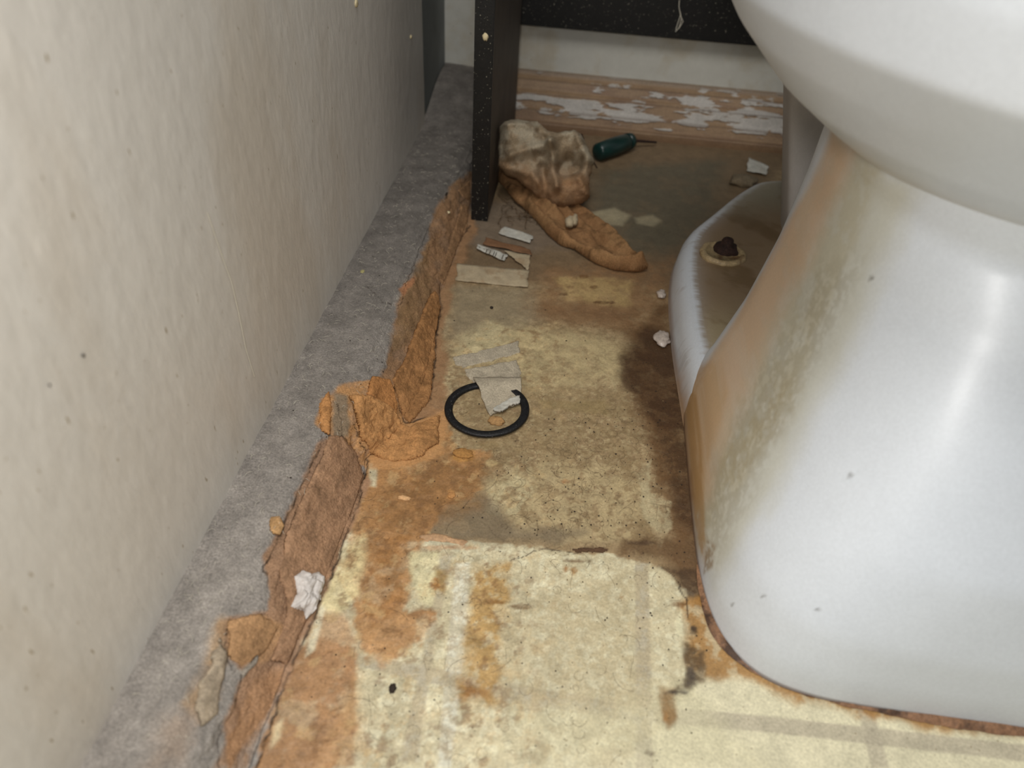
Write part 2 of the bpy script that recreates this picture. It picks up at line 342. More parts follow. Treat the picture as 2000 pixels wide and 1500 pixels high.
    col += (grey-col)*ml[:, None]
    A([(925, 330), (880, 360), (850, 420), (838, 460), (815, 530), (790, 560), (760, 680), (742, 740), (770, 800), (800, 840), (870, 830), (870, 650), (885, 560), (930, 440)], (154, 118, 84), .92, .004, .008, patch=.15, psc=.02, seed=43)
    A([(838, 470), (850, 600), (800, 660), (762, 700), (790, 560)], (140, 112, 78), .6, .004, .006, patch=.5, psc=.008, seed=44)
    A([(640, 770), (700, 740), (770, 750), (790, 830), (870, 800), (870, 890), (760, 920), (700, 900), (650, 850), (622, 830), (625, 780)], (190, 142, 92), .92, .002, .006, patch=.22, psc=.01, seed=45)
    A([(655, 770), (682, 770), (680, 850), (655, 860), (650, 820)], (140, 126, 106), .85, .002, .003, seed=46)
    A([(640, 850), (700, 890), (722, 940), (700, 1000), (650, 1130), (560, 1330), (440, 1520), (440, 1400), (470, 1320), (445, 1290), (430, 1215), (520, 1190), (525, 1140), (520, 1080), (560, 1000), (600, 920), (620, 870)],
      (166, 130, 100), .95, .002, .005, patch=.05, seed=47)
    A([(640, 860), (700, 900), (700, 950), (630, 960), (600, 930)], (160, 128, 104), .7, .008, .004, seed=48)
    A([(445, 1215), (520, 1200), (560, 1230), (520, 1290), (470, 1300), (445, 1280)], (184, 144, 104), .9, .002, .005, patch=.15, seed=49)
    A([(500, 1330), (560, 1290), (560, 1340), (480, 1500), (420, 1500)], (172, 130, 92), .7, .004, .006, patch=.3, seed=50)
    A([(380, 1320), (430, 1210), (440, 1290), (420, 1360), (390, 1400), (365, 1370)], (190, 158, 120), .75, .005, .006, patch=.4, psc=.012, seed=51)
    A([(466, 1312), (506, 1276), (500, 1294), (470, 1322)], (166, 158, 146), .85, .0015, .001, seed=52)
    A([(310, 1400), (380, 1380), (370, 1500), (290, 1500)], (170, 146, 124), .5, .008, .008, patch=.4, seed=53)
    A([(782, 560), (808, 540), (805, 560), (790, 575)], (184, 128, 90), .8, .002, .002, seed=54)
    # crack lines
    dk = (48, 34, 24)
    for k, (ln, wd) in enumerate([([(918, 440), (890, 482), (872, 520), (858, 562), (862, 600), (852, 650), (850, 700), (840, 780)], .0016), ([(765, 740), (778, 775), (780, 800), (795, 828), (830, 815)], .0012),
            ([(640, 852), (668, 848), (694, 880), (712, 925)], .0010), ([(712, 925), (700, 985), (678, 1040), (655, 1100), (628, 1170), (600, 1235), (575, 1290), (548, 1360), (525, 1430), (505, 1500)], .0011),
            ([(640, 770), (628, 870), (590, 950), (556, 1020), (540, 1060), (520, 1100), (525, 1150)], .0011), ([(450, 1212), (438, 1270), (452, 1310)], .0008), ([(660, 790), (668, 860)], .0008),
            ([(470, 1320), (455, 1380), (430, 1440), (428, 1500)], .0009), ([(840, 440), (800, 540), (780, 600)], .0006), ([(716, 560), (750, 590), (770, 592)], .0006), ([(690, 830), (720, 900), (700, 960)], .0008),
            ([(1000, 1095), (1060, 1070), (1130, 1080)], .0006), ([(1290, 1105), (1320, 1128), (1340, 1170), (1345, 1210)], .0007)]):
        stroke(S, Y, col, ln, wd, dk, .9, .002, 70+k)
    v_ = 1+ml*(.22*fbm(S, Y, .012, 5, 870, .65)+.22*fbm(S, Y, .0032, 4, 871, .7)); col *= v_[:, None]
    return col

# ---------------------------------------------------------------- floor
xs = np.concatenate([[-1.0, -.5, -.27], np.arange(-.222, .325, .00095), [.36, .45, .6, 1.2]])
ys_in = [.115]
while ys_in[-1] < 1.10: ys_in.append(ys_in[-1]+.0008+.0009*(ys_in[-1]-.1))
ys = np.concatenate([[-.8, -.3, 0, .06], ys_in, [1.16, 1.3]])
X, Y = np.meshgrid(xs, ys); Xf, Yf = X.ravel(), Y.ravel()
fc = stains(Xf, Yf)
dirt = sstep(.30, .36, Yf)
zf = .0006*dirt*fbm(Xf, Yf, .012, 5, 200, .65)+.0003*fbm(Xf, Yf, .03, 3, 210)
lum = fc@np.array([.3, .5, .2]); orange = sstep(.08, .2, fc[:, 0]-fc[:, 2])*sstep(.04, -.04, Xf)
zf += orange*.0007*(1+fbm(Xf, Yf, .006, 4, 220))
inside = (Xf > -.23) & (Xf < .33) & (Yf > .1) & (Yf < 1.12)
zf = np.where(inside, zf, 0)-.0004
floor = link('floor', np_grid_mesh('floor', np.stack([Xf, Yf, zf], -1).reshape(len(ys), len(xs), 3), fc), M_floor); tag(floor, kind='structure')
floor['label'] = 'cream vinyl floor with grey printed lines, stained brown and orange'

# ---------------------------------------------------------------- walls
def wall_grid(name, o, u, v, nu, nv, m, disp=0, seed=0):
    o, u, v = map(np.array, (o, u, v)); a, b = np.meshgrid(np.linspace(0, 1, nu), np.linspace(0, 1, nv))
    n = np.cross(u, v); n = n/np.linalg.norm(n)
    P = o+a[..., None]*u+b[..., None]*v
    if disp:
        A_ = a*np.linalg.norm(u); B_ = b*np.linalg.norm(v)
        P = P+n*(disp*fbm(A_, B_*.55, .009, 3, seed)+disp*1.5*fbm(A_, B_, .12, 2, seed+3))[..., None]
    return link(name, np_grid_mesh(name, P), m)
wl = wall_grid('wall_left', (-.204, -.7, .02), (0, 1.64, 0), (0, 0, .9), 900, 500, M_wall, .00022, 5); tag(wl, 'rough cream painted wall along the left', kind='structure')
t1 = wall_grid('wall_left_end', (-.207, .94, .02), (0, .24, 0), (0, 0, .9), 20, 20, M_wallshade); tag(t1, 'far end of the left wall beside the black board, shade painted in as grey', kind='structure')  # far stretch of the wall; shading and dirt are put into its grey
YB = 1.10
wb = box('wall_back', (-.25, YB, -.01), (.9, YB+.02, .9), M_white, bev=0); tag(wb, 'off-white board wall at the back', kind='structure')

# left ledge
vs = np.concatenate([np.linspace(XA-ZA-.002, -.19, 46), np.linspace(-.189, -.10, 110)])
ly = np.concatenate([[-.3, 0, .06], np.array(ys_in), [1.125]])
S2, Y2 = np.meshgrid(vs, ly); 
foot = xc(Y2)+.0035*fbm(Y2*1.0, Y2*0, .012, 4, 301)
Sx = np.minimum(S2, foot)             # everything past the foot folds under
x2, z2 = unroll(Sx, Y2)
sB = xb(Y2)-ZB
edge = np.exp(-((Sx-sB)/.007)**2)
lump = fbm(Sx, Y2, .016, 5, 300, .6); crumb = sstep(-.006, .004, Sx-sB-.004*fbm(Y2, Y2*0, .05, 3, 305))
z2 = z2-.0035*edge+.0012*lump*(1-crumb)+.0018*lump*crumb*sstep(0, .006, foot-Sx)
x2 = x2-.002*edge+crumb*.0028*fbm(Sx, Y2, .013, 5, 310, .6)*sstep(0, .008, foot-Sx)
past = S2 > foot
z2 = z2+.026*sstep(.90, 1.07, Y2)*(z2 > .0)*np.clip(z2/.02, 0, 1)
z2 = np.where(past, np.maximum(-.002, .0018-(S2-foot)*.9), np.maximum(z2, .0018))
x2 = np.where(past, foot-.0006, x2)
x2 = np.where(past & (z2 <= -.0019), foot-.001, x2)
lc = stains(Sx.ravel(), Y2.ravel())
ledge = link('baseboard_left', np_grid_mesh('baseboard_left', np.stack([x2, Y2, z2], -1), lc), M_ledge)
tag(ledge, 'grey dusty plaster ledge with crumbling orange-brown face', kind='structure')

# relief patches lying on the ledge or the floor
def on_surface(s, y, off):
    x, z = unroll(s, y); x1, z1 = unroll(s+.001, y); dx, dz = x1-x, z1-z; L = np.sqrt(dx*dx+dz*dz)+1e-9
    return x-off*dz/L, z+off*dx/L
def slab(name, poly_px, thick, m, parent=None, cell=.0009, wob=.002, rough=.4, color=None, seed=0, edge=.003, base=0., smooth=True):
    P = np.array(Tp(poly_px)); lo = P.min(0)-.004; hi = P.max(0)+.004
    gx = np.arange(lo[0], hi[0], cell); gy = np.arange(lo[1], hi[1], cell*1.2); GX, GY = np.meshgrid(gx, gy)
    d = sdpoly(GX, GY, P)+wob*fbm(GX, GY, .008, 4, seed)
    t = thick*np.sqrt(sstep(-.0002, edge, d))*(1+rough*fbm(GX, GY, .007, 4, seed+3))
    x, z = on_surface(GX, GY, t+base); xb_, zb_ = on_surface(GX, GY, np.full_like(t, base-.0008))
    ok = d > 0; cellok = ok[:-1, :-1] & ok[1:, :-1] & ok[:-1, 1:] & ok[1:, 1:]
    idx = -np.ones(GX.shape, int); used = np.zeros(GX.shape, bool)
    used[:-1, :-1] |= cellok; used[1:, :-1] |= cellok; used[:-1, 1:] |= cellok; used[1:, 1:] |= cellok
    k = np.nonzero(used.ravel())[0]; idx.ravel()[k] = np.arange(len(k)); n = len(k)
    V = np.concatenate([np.stack([x.ravel()[k], GY.ravel()[k], z.ravel()[k]], -1), np.stack([xb_.ravel()[k], GY.ravel()[k], zb_.ravel()[k]], -1)])
    F = []; E = {}
    for i, j in zip(*np.nonzero(cellok)):
        q = (idx[i, j], idx[i, j+1], idx[i+1, j+1], idx[i+1, j]); F.append(q)
        for a, b in zip(q, q[1:]+q[:1]):
            if (b, a) in E: del E[(b, a)]
            else: E[(a, b)] = 1
    F += [tuple(int(c+n) for c in reversed(f)) for f in list(F)]
    F += [(b, a, a+n, b+n) for (a, b) in E]
    me = mesh(name, V, [tuple(int(c) for c in f) for f in F])
    if color is not None:
        cc = np.tile(lin(color), (n, 1))*(1+.42*fbm(GX, GY, .01, 5, seed+8).ravel()[k]+.3*fbm(GX, GY, .003, 4, seed+9, .7).ravel()[k])[:, None]
        setcol(me, np.concatenate([cc, cc*.6]))
    return link(name, me, m, parent, smooth)
slab('plaster_flake', [(848, 565), (862, 600), (852, 650), (850, 700), (840, 785), (800, 828), (778, 790), (764, 742), (790, 700), (812, 640), (832, 590)], .0032, M_plaster, ledge, color=(162, 118, 76), seed=1)
slab('plaster_flake', [(680, 775), (722, 770), (765, 800), (800, 838), (830, 822), (860, 812), (856, 868), (815, 900), (770, 905), (725, 890), (700, 850)], .0040, M_plaster, ledge, color=(182, 134, 86), seed=2, rough=.7)
slab('plaster_flake', [(640, 852), (668, 850), (694, 885), (712, 928), (700, 985), (678, 1040), (645, 1120), (600, 1225), (560, 1300), (530, 1290), (560, 1200), (545, 1120), (560, 1040), (600, 950), (625, 900)], .0024, M_plaster, ledge, color=(168, 132, 102), seed=3, rough=.25, edge=.005)
slab('plaster_flake', [(622, 790), (642, 765), (650, 800), (645, 850), (625, 840)], .0024, M_plaster, ledge, color=(202, 146, 92), seed=4)
slab('plaster_flake', [(446, 1212), (510, 1196), (545, 1222), (520, 1275), (470, 1305), (442, 1280)], .0011, M_plaster, ledge, color=(184, 144, 104), seed=5)
slab('plaster_flake', [(526, 1010), (548, 1008), (556, 1025), (546, 1045), (526, 1040)], .0018, M_plaster, ledge, color=(190, 150, 104), seed=6, wob=.001)
slab('plaster_flake', [(466, 1316), (506, 1276), (502, 1296), (474, 1326)], .0014, M_plaster, ledge, color=(166, 156, 142), seed=7, wob=.001)
slab('plaster_flake', [(868, 560), (900, 470), (916, 440), (915, 400), (900, 400), (880, 470), (855, 540)], .0014, M_plaster, ledge, color=(150, 116, 84), seed=8, wob=.002)
slab('plaster_flake', [(395, 1330), (430, 1240), (440, 1290), (425, 1400), (392, 1420), (375, 1380)], .0015, M_plaster, ledge, color=(172, 156, 134), seed=9, wob=.004)
slab('plaster_flake', [(726, 735), (760, 740), (775, 790), (770, 830), (742, 800), (716, 770)], .0028, M_plaster, ledge, color=(176, 124, 76), seed=10)
slab('plaster_flake', [(893, 372), (916, 352), (918, 395), (905, 388)], .0018, M_plaster, ledge, color=(150, 116, 84), seed=12, wob=.001)

# ---------------------------------------------------------------- back: skirting board with peeling paint, black board
def back_profile(t):
    # t 0 (floor, front) .. 1 (top against the wall): stepped moulding
    pts = [(0, 1.040, -.002), (.08, 1.040, .010), (.14, 1.048, .012), (.34, 1.052, .024), (.38, 1.060, .027), (.46, 1.062, .032), (.62, 1.066, .043), (.68, 1.074, .045), (.82, 1.080, .056), (.88, 1.090, .059), (.95, 1.094, .063), (1, YB+.002, .064)]
    T_ = [p[0] for p in pts]; return np.interp(t, T_, [p[1] for p in pts]), np.interp(t, T_, [p[2] for p in pts])
bt = np.linspace(0, 1, 130); bx = np.linspace(-.128, .62, 560); BXg, BTg = np.meshgrid(bx, bt)
by, bz = back_profile(BTg)
n1 = fbm(BXg*.45, BTg*.10, .018, 5, 400, .62); n2 = fbm(BXg*.16, BTg*.11, .010, 4, 420, .6)
bcol = np.empty(BXg.shape+(3,)); bcol[:] = lin((146, 120, 92))
def bl(mask, c):
    global bcol
    bcol = bcol+(lin(c)-bcol)*mask[..., None]
bl(sstep(-.1, .3, n2), (134, 108, 84))
paintm = sstep(.02, .10, n1*.6+n2*.5+.34*np.exp(-((BTg-.36-.0*BXg)/.06)**2)+.22*np.exp(-((BTg-.52)/.09)**2)+.1*np.exp(-((BTg-.8)/.08)**2)+.22*sstep(.08, .3, BXg)-.16-.5*sstep(.2, .1, BTg))
bl(paintm*.85, (184, 180, 173))
bl(sstep(.86, .95, BTg)*.7, (132, 118, 102))
bl(sstep(.10, .02, BTg)*.7, (118, 90, 64))
for tt in (.12, .36, .62, .84): bl(.55*np.exp(-((BTg-tt+.02)/.012)**2), (86, 64, 46))
by = by-.0016*paintm
sk = link('baseboard_back', np_grid_mesh('baseboard_back', np.stack([BXg, by, bz], -1), bcol.reshape(-1, 3)), M_skirt); tag(sk, 'brown stepped skirting board with peeling white paint', kind='structure')

YP = 1.083
pL = at_y(1000, 47, YP); pR = at_y(1480, 90, YP)
zp = (pL[2]+pR[2])/2
bp = box('black_board', (-.12, YP, zp), (.7, YB-.001, .62), M_black); tag(bp, 'wide black speckled board hung across the back wall above white strip', 'board')

x0 = at_z(919, 432)[0]; x1 = at_z(953, 430)[0]; yf = .760
e = empty('cabinet_side', (x0, yf, 0), 'upright black speckled board edge standing on floor at the ledge end', 'cabinet panel')
box('front_edge', (x0, yf, 0), (x1, yf+.004, .62), M_black, e)
s_ = box('side_face', (x0+.0004, yf+.004, 0), (x1-.0004, 1.044, .62), M_blackside, e); s_['label'] = 'dull brown-black dusty side face'
def blob(name, c, r, m, parent=None, seed=0, n=10, rough=.35):
    th = np.linspace(0, math.pi, n); ph = np.linspace(0, 2*math.pi, n*2, endpoint=False); PH, TH = np.meshgrid(ph, th)
    k = 1+rough*fbm(np.cos(PH)*np.sin(TH)*3+seed*7, np.sin(PH)*np.sin(TH)*3+np.cos(TH)*2.3, 1., 3, seed)
    P = np.stack([c[0]+r[0]*k*np.cos(PH)*np.sin(TH), c[1]+r[1]*k*np.sin(PH)*np.sin(TH), c[2]+r[2]*k*np.cos(TH)], -1)
    return link(name, np_grid_mesh(name, P, wrap=True), m, parent)
p = at_y(948, 72, yf); blob('paint_chip', p, (.0030, .0016, .0036), M_chip, e, 3)
for q in ((945, 420), (958, 432)):
    p = at_z(*q, .002); blob('crumb', p, (.004, .003, .003), M_plaster, e, 4) if False else None
# cobweb wisp on the black board
def curve(name, paths, rad, m, parent=None):
    cu = bpy.data.curves.new(name, 'CURVE'); cu.dimensions = '3D'; cu.bevel_depth = rad; cu.bevel_resolution = 1; cu.resolution_u = 4
    for pt in paths:
        s = cu.splines.new('POLY'); s.points.add(len(pt)-1)
        for k, q in enumerate(pt): s.points[k].co = (*map(float, q), 1)
    o = bpy.data.objects.new(name, cu); sc.collection.objects.link(o); cu.materials.append(m)
    bpy.context.view_layer.update()
    me = bpy.data.meshes.new_from_object(o); bpy.data.objects.remove(o); me.name = name; me.materials.clear()
    o = bpy.data.objects.new(name, me); sc.collection.objects.link(o); me.materials.append(m)
    if parent is not None: o.parent = parent; o.matrix_parent_inverse = Matrix.Translation(-parent.location)
    return o
yw = YP-.003
web = [[at_y(*q, yw) for q in pl] for pl in ([(1327, 0), (1326, 12), (1329, 30), (1334, 42), (1328, 52), (1319, 62)], [(1329, 30), (1324, 45), (1320, 58)], [(1328, 22), (1331, 36), (1326, 56)])]
tag(curve('cobweb', web, .0005, M_lint), 'pale cobweb wisp hanging on the black back board', 'cobweb')

# ---------------------------------------------------------------- toilet
CXT = .29
toilet = empty('toilet', (CXT, .5, 0), 'white porcelain toilet with grimy foot and bulging bowl', 'toilet')
def porc_color(P, kind):
    x, y, z = P[..., 0], P[..., 1], P[..., 2]
    c = np.empty(x.shape+(3,)); c[:] = lin((206, 211, 217))
    def bl(mk, cc, a=1.):
        nonlocal c
        c = c+(lin(cc)-c)*(np.clip(mk, 0, 1)*a)[..., None]
    f1 = fbm(y, z*1.0+x, .012, 5, 500, .65); f2 = fbm(y+x, z, .05, 4, 510); f3 = fbm(y*3, z+x, .006, 4, 520)
    if kind == 'pedestal':
        n_ = P.shape[1]; quad = []
        Fp = [(i*n_+j, i*n_+(j+1) % n_, (i+4)*n_+(j+1) % n_, (i+4)*n_+j) for i in range(0, P.shape[0]-4, 4) for j in range(n_)]
        from mathutils.bvhtree import BVHTree
        bvh = BVHTree.FromPolygons([Vector(q) for q in P.reshape(-1, 3)], Fp)
        prm = 1.1/n_; J, Z = np.meshgrid(np.arange(n_), np.arange(P.shape[0]))
        JJ = ((J+n_//2) % n_)*prm; ZZ = z          # chart: run around the outline, height
        def tr(q):
            for k in range(60):
                d = ray(q[0]+k*1.5, q[1]+k*.5); h = bvh.ray_cast(Vector((0, 0, H)), Vector(d))
                if h[0] is not None:
                    i = int(np.argmin(((P-np.array(h[0]))**2).sum(-1))); return np.array([JJ.ravel()[i]-(.07 if k else 0), ZZ.ravel()[i]])
            return np.array([0, 0.])
        flat = c.reshape(-1, 3); SIL = {(1640, 250), (1640, 255), (1385, 725), (1385, 722), (1500, 540), (1600, 360), (1460, 606), (1530, 476), (1590, 366), (1345, 880), (1340, 800), (1342, 850), (1362, 960), (1336, 790), (1358, 980), (1340, 770), (1372, 1110), (1375, 1080), (1362, 980)}
        def pt(poly, cc, al, soft=.004, wob=.008, wsc=.03, patch=0, psc=.012, seed=0):
            paint(JJ.ravel(), ZZ.ravel(), flat, [tr((q[0]-14*(q in SIL), q[1])) for q in poly], cc, al, soft, wob, wsc, patch, psc, seed)
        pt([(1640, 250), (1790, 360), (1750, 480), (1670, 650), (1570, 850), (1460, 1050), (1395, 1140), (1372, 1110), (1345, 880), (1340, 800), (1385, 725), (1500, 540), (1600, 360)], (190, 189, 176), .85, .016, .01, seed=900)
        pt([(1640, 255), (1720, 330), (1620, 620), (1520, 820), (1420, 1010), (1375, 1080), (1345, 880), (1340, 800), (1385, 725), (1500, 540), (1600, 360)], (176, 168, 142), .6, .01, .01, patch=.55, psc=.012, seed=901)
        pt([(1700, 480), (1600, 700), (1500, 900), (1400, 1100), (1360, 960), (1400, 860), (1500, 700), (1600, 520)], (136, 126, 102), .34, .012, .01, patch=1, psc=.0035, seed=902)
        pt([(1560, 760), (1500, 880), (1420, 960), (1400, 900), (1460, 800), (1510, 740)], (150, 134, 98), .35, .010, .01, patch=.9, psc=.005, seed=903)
        pt([(1640, 255), (1668, 290), (1640, 380), (1570, 520), (1500, 670), (1440, 790), (1400, 890), (1385, 960), (1362, 960), (1342, 850), (1340, 800), (1385, 722), (1460, 606), (1530, 476), (1590, 366)], (206, 174, 144), .7, .012, .008, patch=.2, seed=904)
        pt([(1340, 770), (1400, 760), (1420, 770), (1392, 880), (1374, 980), (1362, 980)], (184, 150, 108), .6, .005, .006, patch=.4, psc=.008, seed=905)
        pt([(1336, 790), (1362, 800), (1372, 930), (1380, 1090), (1374, 1100), (1358, 980)], (160, 122, 70), .7, .003, .004, patch=.5, psc=.008, seed=906)
        pt([(1380, 1040), (1400, 1060), (1392, 1110), (1374, 1120)], (130, 104, 70), .7, .002, .004, patch=.8, psc=.004, seed=907)
        for q in ((1493, 1163, 2), (1430, 1180, 1), (1598, 1190, 1), (1700, 545, 1.5), (1660, 930, 1)):
            pt([(q[0]-q[2], q[1]-q[2]), (q[0]+q[2], q[1]-q[2]), (q[0]+q[2], q[1]+q[2]), (q[0]-q[2], q[1]+q[2])], (70, 62, 52), .9, .0006, .0006, .002)
        c = flat.reshape(c.shape)
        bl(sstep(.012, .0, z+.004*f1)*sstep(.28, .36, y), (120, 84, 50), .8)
        bl(sstep(.0035, .001, z), (84, 60, 42), .8)  # contact shade at the floor line, painted into the porcelain colour
    if kind == 'foot':
        top = sstep(.034, .040, z)
        edge_in = foot_in
        bl(sstep(.004, .010, edge_in+.004*f3)*top, (134, 110, 78), .95)
        bl(sstep(.010, .02, edge_in+.004*f1)*top*sstep(.0, .4, f2+f1*.5), (110, 88, 58), .7)
        bl(top*sstep(.60, .53, y+.02*f2)*sstep(.006, .014, edge_in)*.8, (168, 156, 124), .8)
        bl(top*sstep(.74, .82, y+.02*f2), (156, 150, 130), .8)
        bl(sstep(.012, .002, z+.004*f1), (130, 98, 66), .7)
        bl(sstep(.56, .44, y+.03*f1)*sstep(.03, .01, z+.01*f2), (176, 138, 96), .8)
        bl(sstep(.25, .35, f1), (120, 96, 64), .25)
    if kind == 'bowl':
        bl(sstep(.275, .235, z+.006*f2)*sstep(.30, .36, y), (206, 190, 164), .6)
    return c
# pedestal: z, left x, widest y, front y, rear y, front exponent, rear exponent
PED = [(.000, .1125, .46, .229, .60, 6.2, 2.4), (.020, .1145, .458, .230, .59, 5.8, 2.4), (.05, .1205, .455, .234, .575, 5.0, 2.3), (.10, .1375, .468, .248, .57, 3.6, 2.2), (.15, .1520, .482, .275, .58, 3.0, 2.2),
       (.20, .1600, .487, .308, .60, 2.5, 2.2), (.235, .1610, .475, .330, .62, 2.3, 2.2), (.255, .1560, .465, .325, .64, 2.2, 2.2), (.27, .15, .465, .32, .65, 2.1, 2.2)]
BOW = [(.240, .168, .472, .350, .64, 2.1, 2.1), (.252, .153, .472, .334, .66, 2.1, 2.1), (.262, .136, .474, .318, .68, 2.1, 2.1), (.278, .112, .478, .296, .70, 2.1, 2.1), (.305, .084, .485, .262, .73, 2.1, 2.1), (.33, .066, .49, .225, .75, 2.1, 2.1),
       (.36, .060, .49, .212, .76, 2.1, 2.1), (.385, .056, .49, .207, .76, 2.1, 2.1), (.398, .060, .49, .212, .76, 2.1, 2.1), (.402, .075, .49, .225, .74, 2.1, 2.1)]
def section(y0, hw, ryf, ryr, ef, er, n):
    t = np.linspace(0, 2*math.pi, n, endpoint=False)-math.pi/2   # starts at the front
    c, s = np.cos(t), np.sin(t); front = s < 0; ex = np.where(front, ef, er); ry = np.where(front, ryf, ryr)
    X_ = hw*np.sign(c)*np.abs(c)**(2/ex); Y_ = y0+ry*np.sign(s)*np.abs(s)**(2/ex)
    return X_, Y_
def loft(tab, nz, n):
    tab = np.array(tab); zz = np.linspace(tab[0, 0], tab[-1, 0], nz)
    # smooth interpolation (Catmull-like through cubic of numpy)
    def ip(k):
        v = np.interp(zz, tab[:, 0], tab[:, k]); 
        w_ = max(3, nz//24)|1; pad = np.pad(v, w_//2, mode='reflect', reflect_type='odd'); return np.convolve(pad, np.ones(w_)/w_, 'valid')
    L = [ip(k) for k in range(1, 7)]
    P = np.zeros((nz, n, 3))
    for i in range(nz):
        lx, yc, yf_, yr, ef, er = [a[i] for a in L]
        X_, Y_ = section(yc, CXT-lx, yc-yf_, yr-yc, ef, er, n)
        P[i, :, 0] = CXT+X_; P[i, :, 1] = Y_; P[i, :, 2] = zz[i]
    return P
P = loft(PED, 150, 520); link('pedestal', np_grid_mesh('pedestal', P, porc_color(P, 'pedestal'), wrap=True), M_porc, toilet)
P = loft(BOW, 90, 300)
inner = [(.075+.22*0, .402), ]
rim = []
last = P[-1]
for k, (f_, z_) in enumerate([(.88, .403), (.80, .398), (.76, .385), (.70, .33), (.45, .25), (.05, .22)]):
    q = last.copy(); q[:, 0] = CXT+(last[:, 0]-CXT)*f_; q[:, 1] = .47+(last[:, 1]-.47)*f_; q[:, 2] = z_; rim.append(q)
P = np.concatenate([P, np.array(rim)]); link('bowl', np_grid_mesh('bowl', P, porc_color(P, 'bowl'), wrap=True), M_porc, toilet)
# rear foot flange: footprint traced on the floor, mirrored
left = [(1440, 366), (1420, 380), (1395, 402), (1370, 430), (1345, 460), (1325, 490), (1313, 525), (1308, 560), (1306, 590), (1308, 620), (1311, 660), (1315, 700), (1325, 760), (1340, 850)]
LP = np.array([at_z(*q, .036*min(1, max(0, (520-q[1])/110)))[:2] for q in left])
LP = np.concatenate([[[.245, .880], [.215, .872]], LP[1:]]); dd = np.r_[0, np.cumsum(np.hypot(*np.diff(LP, axis=0).T))]
u_ = np.linspace(0, dd[-1], 260); LPx = np.interp(u_, dd, LP[:, 0]); LPy = np.interp(u_, dd, LP[:, 1])
for _ in range(160):
    LPx[1:-1] = (LPx[:-2]+2*LPx[1:-1]+LPx[2:])/4; LPy[1:-1] = (LPy[:-2]+2*LPy[1:-1]+LPy[2:])/4
def smooth(a):
    w_ = 15; return np.convolve(np.pad(a, w_//2, mode='reflect', reflect_type='odd'), np.ones(w_)/w_, 'valid')
LPx, LPy = smooth(LPx), smooth(LPy)
tx, ty = np.gradient(LPx), np.gradient(LPy); L_ = np.hypot(tx, ty); nx, ny = -ty/L_, tx/L_   # inward normal
nx, ny = (nx, ny) if nx[150] > 0 else (-nx, -ny)
insets = [(-.001, 0, 0), (0, .003, 0), (.001, .012, 0), (.003, .024, 0), (.006, .031, 0), (.010, .0355, .001), (.014, .0375, .004)]+[(.014+.0035*k, .0378+.0025*math.sin(min(1, k/10)*1.57), .004+.0035*k) for k in range(1, 36)]
rows = []; fin = []
for d_, z_, ei in insets:
    cxn = np.minimum(LPx+nx*d_, CXT-.002); cyn = LPy+ny*d_
    k_ = min(1, d_/.14)
    cyn = cyn+(np.clip(cyn, .45, .86)-cyn)*k_
    rows.append(np.stack([cxn, cyn, np.full_like(cxn, z_)], -1)); fin.append(np.full(cxn.shape, ei))
P = np.array(rows)[:, ::1]; foot_in = np.array(fin)
P = np.concatenate([P, (P*np.array([-1, 1, 1])+np.array([2*CXT, 0, 0]))[:, ::-1]], 1); foot_in = np.concatenate([foot_in, foot_in[:, ::-1]], 1)
link('foot_flange', np_grid_mesh('foot_flange', P[:, :, :], porc_color(P, 'foot'), wrap=True), M_porc, toilet)
# trapway body behind the pedestal, porcelain painted greyer to stand for its shade
tp = [(.0, .0), ]
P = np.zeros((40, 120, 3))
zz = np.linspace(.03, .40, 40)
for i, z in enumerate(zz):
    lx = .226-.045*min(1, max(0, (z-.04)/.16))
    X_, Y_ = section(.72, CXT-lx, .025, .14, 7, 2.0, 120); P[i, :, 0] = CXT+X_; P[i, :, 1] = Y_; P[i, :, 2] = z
tr = link('trapway', np_grid_mesh('trapway', P, wrap=True), M_porc_shade, toilet); tr['label'] = 'upright rear body with shade painted in as grey'
# bolt cap base and open bolt hole
bc = at_z(1412, 494, .042)
def lathe(name, c, prof, m, parent, n=40, sx=1, sy=1, seed=0, wob=0):
    t = np.linspace(0, 2*math.pi, n, endpoint=False); P = np.zeros((len(prof), n, 3))
    for i, (r, z) in enumerate(prof):
        k = 1+wob*fbm(np.cos(t)*2+seed, np.sin(t)*2+z*80, 1, 3, seed)
        P[i, :, 0] = c[0]+r*k*sx*np.cos(t); P[i, :, 1] = c[1]+r*k*sy*np.sin(t); P[i, :, 2] = c[2]+z
    return link(name, np_grid_mesh(name, P, wrap=True), m, parent)
wsh = lathe('bolt_cap_base', bc+np.array([0, 0, -.003]), [(.023, 0), (.0235, .002), (.0225, .0042), (.020, .005), (.017, .0042), (.0165, .003), (.004, .003)], M_washer, toilet, sx=1.0, sy=.95, wob=.06); wsh['label'] = 'yellowed broken bolt cap base'
bo = lathe('bolt', bc+np.array([.003, .006, .0]), [(.0001, .013), (.0045, .013), (.0055, .011), (.006, .006), (.0105, .005), (.012, .0015), (.0125, -.001)], M_bolt, toilet, sx=1.0, wob=.22, seed=3); bo['label'] = 'dark rusted bolt stub'
